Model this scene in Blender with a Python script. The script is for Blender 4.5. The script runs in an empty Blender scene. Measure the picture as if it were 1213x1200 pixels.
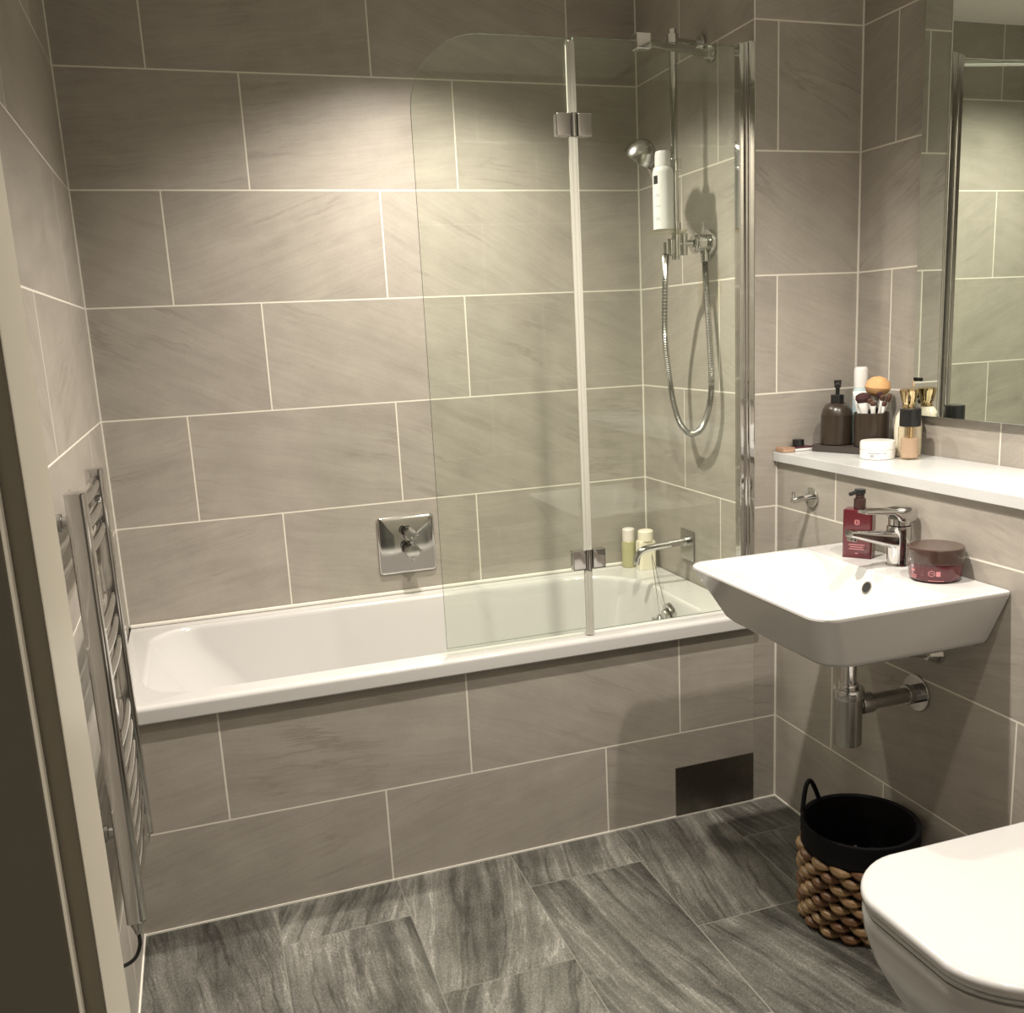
import bpy, bmesh, math, random
from mathutils import Vector, Matrix
random.seed(7)
sc = bpy.context.scene
C = sc.collection
PI = math.pi

# ------------------------------------------------------------------ camera
yaw, pitch, roll = 0.3259226, -0.2111540, -0.0467350
fw = Vector((math.sin(yaw)*math.cos(pitch), math.cos(yaw)*math.cos(pitch), math.sin(pitch)))
rt = Vector((math.cos(yaw), -math.sin(yaw), 0)); up = rt.cross(fw)
r2 = rt*math.cos(roll) + up*math.sin(roll); u2 = -rt*math.sin(roll) + up*math.cos(roll)
cd = bpy.data.cameras.new('camera'); cam = bpy.data.objects.new('camera', cd); C.objects.link(cam)
m = Matrix((( r2.x, u2.x, -fw.x, 0.25527), (r2.y, u2.y, -fw.y, -2.96294), (r2.z, u2.z, -fw.z, 1.36393), (0,0,0,1)))
cam.matrix_world = m
cd.sensor_fit = 'HORIZONTAL'; cd.sensor_width = 36.0; cd.lens = 1156.24/1213*36
cd.shift_x = (606.5-634.85)/1213; cd.shift_y = (638.59-600)/1213
cd.clip_start = 0.02
sc.camera = cam

# ------------------------------------------------------------------ world, lights, exposure
w = bpy.data.worlds.new('world'); sc.world = w; w.use_nodes = True
bg = w.node_tree.nodes['Background']; bg.inputs[0].default_value = (1.0, 0.86, 0.66, 1); bg.inputs[1].default_value = 0.09
sc.view_settings.view_transform = 'Standard'; sc.view_settings.look = 'None'
sc.view_settings.exposure = 0.10; sc.view_settings.gamma = 1.0; sc.view_settings.use_curve_mapping = False
CEIL = 2.335
def downlight(x, y, power, size=135, blend=1.0, rad=0.028, col=(1.0, 0.925, 0.82)):
    ld = bpy.data.lights.new('downlight_lamp', 'SPOT'); ld.energy = power; ld.spot_size = math.radians(size)
    ld.spot_blend = blend; ld.shadow_soft_size = rad; ld.color = col
    o = bpy.data.objects.new('downlight_lamp', ld); C.objects.link(o); o.location = (x, y, CEIL-0.035)
    return o
downlight(0.90, -0.50, 118)
downlight(1.02, -1.42, 152)
downlight(1.42, -2.00, 84)

# ------------------------------------------------------------------ materials
def nm(name):
    mt = bpy.data.materials.new(name); mt.use_nodes = True
    return mt, mt.node_tree, mt.node_tree.nodes['Principled BSDF']
def pbr(name, col, rough=0.5, metal=0.0, coat=0.0, trans=0.0, ior=1.5, noise=0.0, nscale=40, bump=0.0, spec=0.5):
    mt, nt, b = nm(name)
    b.inputs['Base Color'].default_value = (*col, 1); b.inputs['Roughness'].default_value = rough
    b.inputs['Metallic'].default_value = metal; b.inputs['Coat Weight'].default_value = coat
    b.inputs['Coat Roughness'].default_value = 0.05
    b.inputs['Transmission Weight'].default_value = trans; b.inputs['IOR'].default_value = ior
    b.inputs['Specular IOR Level'].default_value = spec
    tc = nt.nodes.new('ShaderNodeTexCoord'); nz = nt.nodes.new('ShaderNodeTexNoise')
    nz.inputs['Scale'].default_value = nscale; nz.inputs['Detail'].default_value = 4
    nt.links.new(tc.outputs['Object'], nz.inputs['Vector'])
    mx = nt.nodes.new('ShaderNodeMixRGB'); mx.blend_type = 'MULTIPLY'; mx.inputs[0].default_value = noise
    mx.inputs[1].default_value = (*col, 1); nt.links.new(nz.outputs['Fac'], mx.inputs[2])
    if noise > 0: nt.links.new(mx.outputs[0], b.inputs['Base Color'])
    if bump > 0:
        bp = nt.nodes.new('ShaderNodeBump'); bp.inputs['Strength'].default_value = bump; bp.inputs['Distance'].default_value = 0.002
        nt.links.new(nz.outputs['Fac'], bp.inputs['Height']); nt.links.new(bp.outputs[0], b.inputs['Normal'])
    return mt

class G:
    """tiny node-graph helper"""
    def __init__(s, nt): s.nt = nt
    def n(s, t, **k):
        nd = s.nt.nodes.new(t)
        for a, v in k.items(): setattr(nd, a, v)
        return nd
    def l(s, a, b): s.nt.links.new(a, b)
    def put(s, sock, v):
        if isinstance(v, (int, float)): sock.default_value = v
        elif isinstance(v, tuple): sock.default_value = v
        else: s.l(v, sock)
    def m(s, op, a, b=0.0, c=0.0):
        nd = s.n('ShaderNodeMath', operation=op)
        s.put(nd.inputs[0], a); s.put(nd.inputs[1], b); s.put(nd.inputs[2], c)
        return nd.outputs[0]
    def xyz(s, x, y, z=0.0):
        nd = s.n('ShaderNodeCombineXYZ'); s.put(nd.inputs[0], x); s.put(nd.inputs[1], y); s.put(nd.inputs[2], z)
        return nd.outputs[0]
    def noise(s, vec, scale, detail=5, rough=0.55, dist=0.0):
        nd = s.n('ShaderNodeTexNoise'); s.l(vec, nd.inputs['Vector']); nd.inputs['Scale'].default_value = scale
        nd.inputs['Detail'].default_value = detail; nd.inputs['Roughness'].default_value = rough; nd.inputs['Distortion'].default_value = dist
        return nd.outputs['Fac']
    def ramp(s, f, stops):
        nd = s.n('ShaderNodeValToRGB'); e = nd.color_ramp.elements
        while len(e) < len(stops): e.new(0.5)
        for i, (p, c) in enumerate(stops): e[i].position = p; e[i].color = (*c, 1)
        s.l(f, nd.inputs[0]); return nd.outputs[0]
    def mix(s, f, a, b, mode='MIX'):
        nd = s.n('ShaderNodeMixRGB', blend_type=mode); s.put(nd.inputs[0], f); s.put(nd.inputs[1], a); s.put(nd.inputs[2], b)
        return nd.outputs[0]

def tiles(name, uax, vax, oa, ob, v0, tw=0.6, th=0.305645, floor=False, seed=0.0, gw=0.0042):
    """large-format stone tiles in running bond, grout between; u along the course"""
    mt, nt, b = nm(name); g = G(nt)
    geo = g.n('ShaderNodeNewGeometry'); sp = g.n('ShaderNodeSeparateXYZ'); g.l(geo.outputs['Position'], sp.inputs[0])
    U = sp.outputs['XYZ'.index(uax)]; V = sp.outputs['XYZ'.index(vax)]
    vr = g.m('DIVIDE', g.m('SUBTRACT', V, v0), th); row = g.m('FLOOR', vr); fv = g.m('SUBTRACT', vr, row)
    par = g.m('FLOORED_MODULO', row, 2.0)
    off = g.m('ADD', oa, g.m('MULTIPLY', par, ob-oa))
    ur = g.m('DIVIDE', g.m('SUBTRACT', U, off), tw); col = g.m('FLOOR', ur); fu = g.m('SUBTRACT', ur, col)
    du = g.m('MULTIPLY', g.m('MINIMUM', fu, g.m('SUBTRACT', 1.0, fu)), tw)
    dv = g.m('MULTIPLY', g.m('MINIMUM', fv, g.m('SUBTRACT', 1.0, fv)), th)
    d = g.m('MINIMUM', du, dv)
    grout = g.m('LESS_THAN', d, gw/2)
    wn = g.n('ShaderNodeTexWhiteNoise', noise_dimensions='3D'); g.l(g.xyz(col, row, seed), wn.inputs['Vector'])
    sr = g.n('ShaderNodeSeparateColor'); g.l(wn.outputs['Color'], sr.inputs[0]); R1, R2, R3 = sr.outputs
    if floor:
        # long axis is u: streaks run along it
        ang = g.m('MULTIPLY', g.m('SUBTRACT', R1, 0.5), 0.75)
        ca, sa = g.m('COSINE', ang), g.m('SINE', ang)
        p = g.m('ADD', g.m('MULTIPLY', U, ca), g.m('MULTIPLY', V, sa)); q = g.m('SUBTRACT', g.m('MULTIPLY', V, ca), g.m('MULTIPLY', U, sa))
        wb = g.noise(g.xyz(g.m('ADD', U, g.m('MULTIPLY', R2, 9)), V, 0.0), 3.0, 2)
        q2 = g.m('ADD', q, g.m('MULTIPLY', wb, 0.045))
        vec = g.xyz(g.m('ADD', g.m('MULTIPLY', p, 0.9), g.m('MULTIPLY', R2, 20)), g.m('ADD', g.m('MULTIPLY', q2, 9.0), g.m('MULTIPLY', R3, 20)), 0.0)
        s1 = g.noise(vec, 1.6, 9, 0.62, 0.15)
        vec2 = g.xyz(g.m('ADD', g.m('MULTIPLY', p, 1.2), g.m('MULTIPLY', R3, 31)), g.m('ADD', g.m('MULTIPLY', q2, 42.0), R1), 2.0)
        s2 = g.noise(vec2, 1.5, 6, 0.7)
        gr = g.noise(g.xyz(g.m('MULTIPLY', U, 0.6), V, 0.0), 230, 3, 0.8)
        cloud = g.noise(g.xyz(g.m('ADD', U, g.m('MULTIPLY', R3, 5)), V, R1), 7.0, 6, 0.7)
        vein = g.noise(g.xyz(g.m('ADD', g.m('MULTIPLY', p, 0.7), g.m('MULTIPLY', R1, 17)), g.m('ADD', g.m('MULTIPLY', q2, 6.0), g.m('MULTIPLY', R2, 13)), 4.0), 1.3, 10, 0.62, 0.25)
        vd = g.m('POWER', g.m('SUBTRACT', 1.0, g.m('MINIMUM', 1.0, g.m('MULTIPLY', g.m('ABSOLUTE', g.m('SUBTRACT', vein, 0.47)), 30.0))), 1.5)
        vl_ = g.m('POWER', g.m('SUBTRACT', 1.0, g.m('MINIMUM', 1.0, g.m('MULTIPLY', g.m('ABSOLUTE', g.m('SUBTRACT', vein, 0.57)), 38.0))), 1.5)
        f = g.m('ADD', g.m('ADD', g.m('MULTIPLY', s1, 0.50), g.m('ADD', g.m('MULTIPLY', s2, 0.22), g.m('MULTIPLY', cloud, 0.28))), g.m('MULTIPLY', g.m('SUBTRACT', gr, 0.5), 0.36))
        f = g.m('ADD', f, g.m('SUBTRACT', g.m('MULTIPLY', vl_, 0.075), g.m('MULTIPLY', vd, 0.085)))
        cl = g.ramp(f, [(0.30, (0.024, 0.023, 0.020)), (0.42, (0.062, 0.060, 0.052)), (0.50, (0.108, 0.104, 0.091)), (0.58, (0.175, 0.169, 0.150)), (0.70, (0.37, 0.36, 0.32))])
        cl = g.mix(1.0, cl, g.xyz(*[g.m('ADD', 0.72, g.m('MULTIPLY', R1, 0.62))]*3), 'MULTIPLY')
        gc = (0.20, 0.19, 0.165, 1); rough = 0.42
    else:
        ang = g.m('MULTIPLY', g.m('SUBTRACT', R1, 0.62), 0.95)
        ca, sa = g.m('COSINE', ang), g.m('SINE', ang)
        p = g.m('ADD', g.m('MULTIPLY', U, ca), g.m('MULTIPLY', V, sa)); q = g.m('SUBTRACT', g.m('MULTIPLY', V, ca), g.m('MULTIPLY', U, sa))
        wb = g.noise(g.xyz(g.m('ADD', U, g.m('MULTIPLY', R2, 9)), V, 0.0), 4.0, 2)
        q2 = g.m('ADD', q, g.m('MULTIPLY', wb, 0.035))
        vec = g.xyz(g.m('ADD', g.m('MULTIPLY', p, 1.6), g.m('MULTIPLY', R2, 20)), g.m('ADD', g.m('MULTIPLY', q2, 13.0), g.m('MULTIPLY', R3, 20)), 0.0)
        s1 = g.noise(vec, 1.5, 7, 0.6, 0.1)
        vec2 = g.xyz(g.m('ADD', g.m('MULTIPLY', p, 3.0), g.m('MULTIPLY', R3, 31)), g.m('ADD', g.m('MULTIPLY', q2, 75.0), R1), 2.0)
        s2 = g.noise(vec2, 1.5, 5, 0.7)
        vein = g.noise(g.xyz(g.m('ADD', g.m('MULTIPLY', p, 0.8), g.m('MULTIPLY', R1, 17)), g.m('ADD', g.m('MULTIPLY', q2, 7.0), g.m('MULTIPLY', R2, 13)), 4.0), 1.6, 8, 0.6, 0.2)
        vn = g.m('POWER', g.m('SUBTRACT', 1.0, g.m('MINIMUM', 1.0, g.m('MULTIPLY', g.m('ABSOLUTE', g.m('SUBTRACT', vein, 0.5)), 28.0))), 2.0)
        gate = g.m('MULTIPLY', g.m('MAXIMUM', 0.0, g.m('SUBTRACT', g.noise(g.xyz(g.m('ADD', U, g.m('MULTIPLY', R3, 7)), V, 7.0), 3.4, 2), 0.48)), 4.0)
        cloud = g.noise(g.xyz(g.m('ADD', U, g.m('MULTIPLY', R3, 5)), V, R1), 9.0, 5, 0.6); gr = g.noise(g.xyz(U, V, 0.0), 160, 3, 0.7)
        f = g.m('ADD', g.m('ADD', g.m('MULTIPLY', s1, 0.30), g.m('MULTIPLY', s2, 0.24)), g.m('ADD', g.m('MULTIPLY', cloud, 0.30), g.m('MULTIPLY', gr, 0.16)))
        cl = g.ramp(f, [(0.28, (0.250, 0.226, 0.195)), (0.50, (0.348, 0.318, 0.278)), (0.74, (0.45, 0.414, 0.364))])
        cl = g.mix(g.m('MULTIPLY', g.m('MULTIPLY', vn, gate), 0.60), cl, (0.19, 0.165, 0.14, 1))
        cl = g.mix(1.0, cl, g.xyz(*[g.m('ADD', 0.94, g.m('MULTIPLY', R2, 0.12))]*3), 'MULTIPLY')
        gc = (0.70, 0.665, 0.59, 1); rough = 0.40
    g.l(g.mix(grout, cl, gc), b.inputs['Base Color'])
    g.l(g.m('ADD', g.m('MULTIPLY', f, 0.2), g.m('ADD', rough-0.1, g.m('MULTIPLY', grout, 0.4))), b.inputs['Roughness'])
    b.inputs['Specular IOR Level'].default_value = 0.42
    h = g.m('SUBTRACT', g.m('MULTIPLY', f, 0.35), g.m('MULTIPLY', grout, 1.0))
    bp = g.n('ShaderNodeBump'); bp.inputs['Strength'].default_value = 0.35; bp.inputs['Distance'].default_value = 0.0022
    g.l(h, bp.inputs['Height']); g.l(bp.outputs[0], b.inputs['Normal'])
    return mt

Z0 = 0.25194
T_back = tiles('stone_tile_back', 'X', 'Z', 0.2277, 0.4633, Z0)
T_panel = tiles('stone_tile_panel', 'X', 'Z', 0.2216, 0.5974, Z0, seed=3)
T_left = tiles('stone_tile_left', 'Y', 'Z', -0.35, -0.945, Z0, tw=1.2, seed=5)
T_shower = tiles('stone_tile_shower', 'Y', 'Z', -0.287, -0.501, Z0, seed=8)
T_face = tiles('stone_tile_face', 'X', 'Z', 2.1, 1.724, Z0, seed=11)
T_box = tiles('stone_tile_box', 'Y', 'Z', -0.945, -1.155, Z0, seed=14)
T_mir = tiles('stone_tile_mirror_wall', 'Y', 'Z', -1.209, -1.42, Z0, seed=17)
T_floor = tiles('floor_tile', 'Y', 'X', -0.853, -1.160, 0.304, tw=0.62, th=0.3035, floor=True, seed=2, gw=0.0030)
M_white = pbr('white_ceramic', (0.52, 0.51, 0.50), 0.13, coat=0.3)
M_bath = pbr('white_acrylic', (0.57, 0.555, 0.54), 0.12, coat=0.4)
M_shelf = pbr('white_quartz', (0.56, 0.56, 0.56), 0.22, noise=0.06, nscale=120)
M_chrome = pbr('chrome', (0.62, 0.61, 0.60), 0.07, metal=1.0)
M_chromeS = pbr('satin_chrome', (0.46, 0.45, 0.43), 0.22, metal=1.0)
M_steel = pbr('brushed_steel', (0.27, 0.25, 0.22), 0.36, metal=1.0, noise=0.3, nscale=60)
M_mirror = pbr('mirror_silver', (0.80, 0.84, 0.79), 0.0, metal=1.0)
M_mirror_edge = pbr('mirror_edge', (0.03, 0.035, 0.03), 0.3)
M_paint = pbr('cream_paint', (0.62, 0.57, 0.47), 0.35, noise=0.08, nscale=8)
M_wallp = pbr('hall_paint', (0.42, 0.36, 0.26), 0.6, noise=0.15, nscale=6)
M_ceil = pbr('ceiling_paint', (0.80, 0.78, 0.72), 0.7, noise=0.05, nscale=8)
M_black = pbr('black_plastic', (0.012, 0.012, 0.012), 0.3)
M_dark = pbr('dark_hole', (0.01, 0.01, 0.01), 0.6)
M_seal = pbr('clear_seal', (0.50, 0.49, 0.43), 0.35)
M_sil = pbr('white_silicone', (0.74, 0.71, 0.64), 0.45)

def glass_mat(name, tint, edge=False):
    mt = bpy.data.materials.new(name); mt.use_nodes = True; nt = mt.node_tree; nt.nodes.clear(); g = G(nt)
    o = g.n('ShaderNodeOutputMaterial'); t = g.n('ShaderNodeBsdfTransparent'); s = g.n('ShaderNodeBsdfGlossy')
    t.inputs[0].default_value = (*tint, 1); s.inputs['Roughness'].default_value = 0.0; s.inputs['Color'].default_value = (0.95, 1, 0.95, 1)
    geo = g.n('ShaderNodeNewGeometry'); dp_ = g.n('ShaderNodeVectorMath', operation='DOT_PRODUCT'); g.l(geo.outputs['Normal'], dp_.inputs[0]); g.l(geo.outputs['Incoming'], dp_.inputs[1])
    fres = g.m('ADD', 0.04, g.m('MULTIPLY', 0.96, g.m('POWER', g.m('SUBTRACT', 1.0, g.m('MINIMUM', 1.0, g.m('ABSOLUTE', dp_.outputs['Value']))), 5.0)))
    nz = g.n('ShaderNodeTexNoise'); nz.inputs['Scale'].default_value = 3
    f2 = g.m('MULTIPLY', fres, g.m('ADD', 0.9, g.m('MULTIPLY', nz.outputs['Fac'], 0.1)))
    mx = g.n('ShaderNodeMixShader'); g.l(f2, mx.inputs[0]); g.l(t.outputs[0], mx.inputs[1]); g.l(s.outputs[0], mx.inputs[2])
    g.l(mx.outputs[0], o.inputs[0]); return mt
M_glass = glass_mat('screen_glass', (0.962, 0.982, 0.952))
M_gedge = pbr('glass_edge', (0.10, 0.14, 0.10), 0.15)
M_clear = glass_mat('clear_glass', (0.93, 0.90, 0.84))

# ------------------------------------------------------------------ mesh helpers
def world_loc(o):
    v = Vector((0,0,0))
    while o: v += o.location; o = o.parent
    return v
def mesh_obj(name, bm, mats, parent=None, loc=None, smooth=35, sub=0):
    bmesh.ops.recalc_face_normals(bm, faces=bm.faces)
    org = Vector(loc) if loc else Vector((0,0,0))
    if parent: org = world_loc(parent)
    for v in bm.verts: v.co -= org
    me = bpy.data.meshes.new(name); bm.to_mesh(me); bm.free()
    if not isinstance(mats, (list, tuple)): mats = [mats]
    for x in mats: me.materials.append(x)
    if smooth:
        for p in me.polygons: p.use_smooth = True
        me.set_sharp_from_angle(angle=math.radians(smooth))
    o = bpy.data.objects.new(name, me); C.objects.link(o)
    if smooth:
        wn = o.modifiers.new('weighted_normals', 'WEIGHTED_NORMAL'); wn.keep_sharp = True; wn.weight = 80
    if parent: o.parent = parent
    else: o.location = org
    return o
def kid(t, name): return [c for c in t.children if c.name.split('.')[0] == name][0]
def thing(name, label, cat, loc, group=None):
    o = bpy.data.objects.new(name, None); o.empty_display_size = 0.05; C.objects.link(o); o.location = loc
    o['label'] = label; o['category'] = cat
    if group: o['group'] = group
    return o
def solo(name, bm, mats, label, cat, loc, group=None, **k):
    o = mesh_obj(name, bm, mats, loc=loc, **k); o['label'] = label; o['category'] = cat
    if group: o['group'] = group
    return o
def struct(name, bm, mats, **k):
    o = mesh_obj(name, bm, mats, **k); o['kind'] = 'structure'; return o
def BM(): return bmesh.new()
def box(bm, x0, x1, y0, y1, z0, z1, bevel=0, seg=2, mi=0):
    x0, x1 = sorted((x0, x1)); y0, y1 = sorted((y0, y1)); z0, z1 = sorted((z0, z1))
    vs = [bm.verts.new((x, y, z)) for x in (x0, x1) for y in (y0, y1) for z in (z0, z1)]
    fs = [bm.faces.new([vs[i] for i in q]) for q in ((0,1,3,2),(4,6,7,5),(0,4,5,1),(2,3,7,6),(0,2,6,4),(1,5,7,3))]
    for f in fs: f.material_index = mi
    if bevel:
        es = list({e for f in fs for e in f.edges})
        bmesh.ops.bevel(bm, geom=es, offset=bevel, segments=seg, profile=0.5, affect='EDGES')
    return bm
def loft(bm, loops, cap0=True, cap1=True, closed=True, mi=0):
    rings = [[bm.verts.new(p) for p in lp] for lp in loops]
    n = len(rings[0])
    for a, b in zip(rings, rings[1:]):
        for i in range(n if closed else n-1):
            f = bm.faces.new((a[i], a[(i+1) % n], b[(i+1) % n], b[i])); f.material_index = mi
    if cap0: bm.faces.new(rings[0]).material_index = mi
    if cap1: bm.faces.new(rings[-1]).material_index = mi
    return rings
def frame(d):
    d = Vector(d).normalized(); a = Vector((0,0,1)) if abs(d.z) < 0.9 else Vector((1,0,0))
    x = d.cross(a).normalized(); return x, d.cross(x).normalized()
def lathe(bm, base, axis, prof, n=32, cap0=True, cap1=True, mi=0):
    """prof: (distance along axis, radius)"""
    ax = Vector(axis).normalized(); x, y = frame(ax); base = Vector(base)
    loops = [[base + ax*h + (x*math.cos(2*PI*i/n) + y*math.sin(2*PI*i/n))*max(r, 1e-5) for i in range(n)] for h, r in prof]
    loft(bm, loops, cap0, cap1, mi=mi); return bm
def cyl(bm, a, b, r, n=24, bev=0.0, r2_=None, mi=0):
    a, b = Vector(a), Vector(b); L = (b-a).length; r1 = r if r2_ is None else r2_
    if bev: prof = [(0, r-bev), (bev*0.3, r-bev*0.3), (bev, r), (L-bev, r1), (L-bev*0.3, r1-bev*0.3), (L, r1-bev)]
    else: prof = [(0, r), (L, r1)]
    return lathe(bm, a, b-a, prof, n, mi=mi)
def catmull(pts, k=8, closed=False):
    pts = [Vector(p) for p in pts]; out = []; n = len(pts)
    for i in range(n if closed else n-1):
        p = [pts[(i+j) % n] if closed else pts[min(max(i+j, 0), n-1)] for j in (-1, 0, 1, 2)]
        for s in range(k):
            t = s/k
            out.append(0.5*((2*p[1]) + (p[2]-p[0])*t + (2*p[0]-5*p[1]+4*p[2]-p[3])*t*t + (-p[0]+3*p[1]-3*p[2]+p[3])*t**3))
    if not closed: out.append(pts[-1])
    return out
def tube(bm, path, r, n=12, cap=True, closed=False, mi=0, sq=None):
    path = [Vector(p) for p in path]; N = len(path); loops = []; ref = None
    for i, p in enumerate(path):
        if closed: t = (path[(i+1) % N]-path[i-1]).normalized()
        else: t = (path[min(i+1, N-1)]-path[max(i-1, 0)]).normalized()
        if ref is None: ref = frame(t)[0]
        ref = (ref - t*ref.dot(t)).normalized(); y = t.cross(ref)
        rr = r(i/(N-1)) if callable(r) else r
        sx, sy = sq if sq else (1, 1)
        loops.append([p + ref*math.cos(2*PI*j/n)*rr*sx + y*math.sin(2*PI*j/n)*rr*sy for j in range(n)])
    if closed: loops.append(loops[0])
    loft(bm, loops, cap and not closed, cap and not closed, mi=mi)
    if closed: bmesh.ops.remove_doubles(bm, verts=bm.verts, dist=1e-6)
    return bm
def rrect(x0, x1, y0, y1, z, r, n=8):
    """rounded rectangle loop; r = 4 radii for (x1,y1),(x0,y1),(x0,y0),(x1,y0)"""
    if isinstance(r, (int, float)): r = [r]*4
    out = []
    for (cx, cy, a0), q in zip(((x1, y1, 0), (x0, y1, 90), (x0, y0, 180), (x1, y0, 270)), r):
        sx = 1 if cx == x1 else -1; sy = 1 if cy == y1 else -1
        for i in range(n+1):
            a = math.radians(a0 + 90*i/n)
            out.append(Vector((cx - sx*q + q*math.cos(a), cy - sy*q + q*math.sin(a), z)))
    return out
def rot(bm, ang, piv, verts=None):
    bmesh.ops.rotate(bm, verts=verts or bm.verts, cent=Vector(piv), matrix=Matrix.Rotation(ang, 3, 'Z'))
def text_bm(s, size, mat3, org, extr=0.0002):
    """lettering as a mesh; mat3 columns = (right, up, out)"""
    cu = bpy.data.curves.new('lettering', 'FONT'); cu.body = s; cu.size = size; cu.extrude = extr; cu.align_x = 'CENTER'
    o = bpy.data.objects.new('lettering', cu); me = o.to_mesh()
    bm = BM(); bm.from_mesh(me); o.to_mesh_clear(); bpy.data.objects.remove(o); bpy.data.curves.remove(cu)
    M = Matrix([Vector(c) for c in mat3]).transposed()
    for v in bm.verts: v.co = M @ v.co + Vector(org)
    return bm

# ------------------------------------------------------------------ structure
W, X2, X3, D = 1.6557, 1.7260, 1.9755, 0.6832
YF = -2.25                                           # inner face of the door wall
struct('floor', box(BM(), -1.2, 2.6, -3.6, 0.1, -0.05, 0), T_floor, smooth=0)
struct('ceiling', box(BM(), -0.1, 2.1, -3.6, 0.1, CEIL, CEIL+0.05), M_ceil, smooth=0)
struct('wall_back', box(BM(), -0.1, W+0.1, 0, 0.1, 0, CEIL), T_back, smooth=0)
struct('wall_left', box(BM(), -0.1, 0, YF-0.1, 0, 0, CEIL), T_left, smooth=0)
struct('wall_shower_end', box(BM(), W, W+0.1, -D+0.002, 0, 0, CEIL), T_shower, smooth=0)
struct('wall_recess', box(BM(), W+0.0004, X3+0.1, -D, -D+0.08, 0, CEIL), T_face, smooth=0)
struct('wall_right', box(BM(), X3, X3+0.1, YF, -D, 0.95, CEIL), T_mir, smooth=0)
struct('wall_boxing', box(BM(), X2, X3+0.1, YF, -D, 0, 0.985), T_box, smooth=0)
struct('wall_bath_panel', box(BM(), 0, W, -D, -D+0.02, 0, 0.528), T_panel, smooth=0)
# light grout and silicone in the inner corners and along the floor
def strip(*a): return struct('trim_1' if not [o for o in bpy.data.objects if o.name.startswith('trim_')] else 'trim_%d' % (1+len([o for o in bpy.data.objects if o.name.startswith('trim_')])), box(BM(), *a), M_sil, smooth=0)
s = 0.0035
strip(0, s, -s, 0, 0.572, CEIL); strip(W-s, W, -s, 0, 0.572, CEIL)
strip(X3-s, X3, -D-s, -D, 1.012, CEIL); strip(X2-s, X2, -D-s, -D, 0, 0.99)
strip(0, X2, -D-s, -D, 0, s*1.2); strip(X2-s, X2, YF, -D, 0, s*1.2); strip(0, s, YF, -D, 0, s*1.6); strip(W-0.002, W+0.001, -D-0.002, -D, 0.572, CEIL)
# door wall with the lining of the doorway the photograph is taken through
bm = BM(); box(bm, -0.1, 0.140, -2.345, YF, 0, CEIL); box(bm, 1.08, X3+0.1, -2.345, YF, 0, CEIL); box(bm, 0.140, 1.08, -2.345, YF, 2.08, CEIL)
struct('wall_front', bm, tiles('stone_tile_front', 'X', 'Z', 0.2, 0.44, Z0, seed=21), smooth=0)
bm = BM()
box(bm, 0.1405, 0.158, -2.345, YF+0.004, 0, 2.06, 0.002); box(bm, 1.062, 1.0795, -2.345, YF+0.004, 0, 2.06, 0.002); box(bm, 0.1405, 1.0795, -2.345, YF+0.004, 2.062, 2.0795, 0.002)
door = struct('door_1', bm, M_paint)
bm = BM(); box(bm, 0.075, 0.146, -2.362, -2.3455, 0, 2.1, 0.004)
mesh_obj('architrave', bm, M_paint, parent=door)
bm = BM(); box(bm, -1.2, -1.15, -3.6, -2.345, 0, CEIL); box(bm, -1.2, -0.1, -2.40, -2.345, 0, CEIL)
struct('wall_hall', bm, M_wallp, smooth=0)

# ------------------------------------------------------------------ bath
ZR = 0.572
bath = thing('bathtub', 'white inset bathtub running along the tiled back wall', 'bathtub', (0.83, -0.35, 0.0))
bm = BM(); n = 12
loft(bm, [rrect(0.004, W-0.002, -0.700, -0.003, 0.529, 0.004, n), rrect(0.004, W-0.002, -0.706, -0.003, 0.534, 0.006, n),
          rrect(0.004, W-0.002, -0.706, -0.003, ZR-0.012, 0.006, n), rrect(0.004, W-0.002, -0.701, -0.003, ZR-0.003, 0.008, n), rrect(0.006, W-0.004, -0.692, -0.005, ZR, 0.008, n),
          rrect(0.055, 1.536, -0.640, -0.058, ZR, [0.24, 0.13, 0.13, 0.045], n),
          rrect(0.062, 1.530, -0.634, -0.064, ZR-0.004, [0.24, 0.13, 0.13, 0.045], n),
          rrect(0.067, 1.526, -0.630, -0.068, ZR-0.014, [0.24, 0.13, 0.13, 0.045], n),
          rrect(0.085, 1.512, -0.622, -0.078, ZR-0.06, [0.22, 0.13, 0.13, 0.05], n),
          rrect(0.26, 1.455, -0.585, -0.118, 0.26, [0.15, 0.15, 0.15, 0.10], n),
          rrect(0.33, 1.43, -0.560, -0.145, 0.20, [0.13, 0.13, 0.13, 0.10], n),
          rrect(0.40, 1.39, -0.520, -0.190, 0.185, [0.10, 0.10, 0.10, 0.08], n)], cap0=False)
mesh_obj('tub', bm, M_bath, bath, smooth=50)
# raised ridge along the wall side
bm = BM(); box(bm, 0.004, W-0.004, -0.016, -0.002, ZR+0.0005, ZR+0.010, 0.003); mesh_obj('sealing_strip', bm, M_sil, bath)
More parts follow.
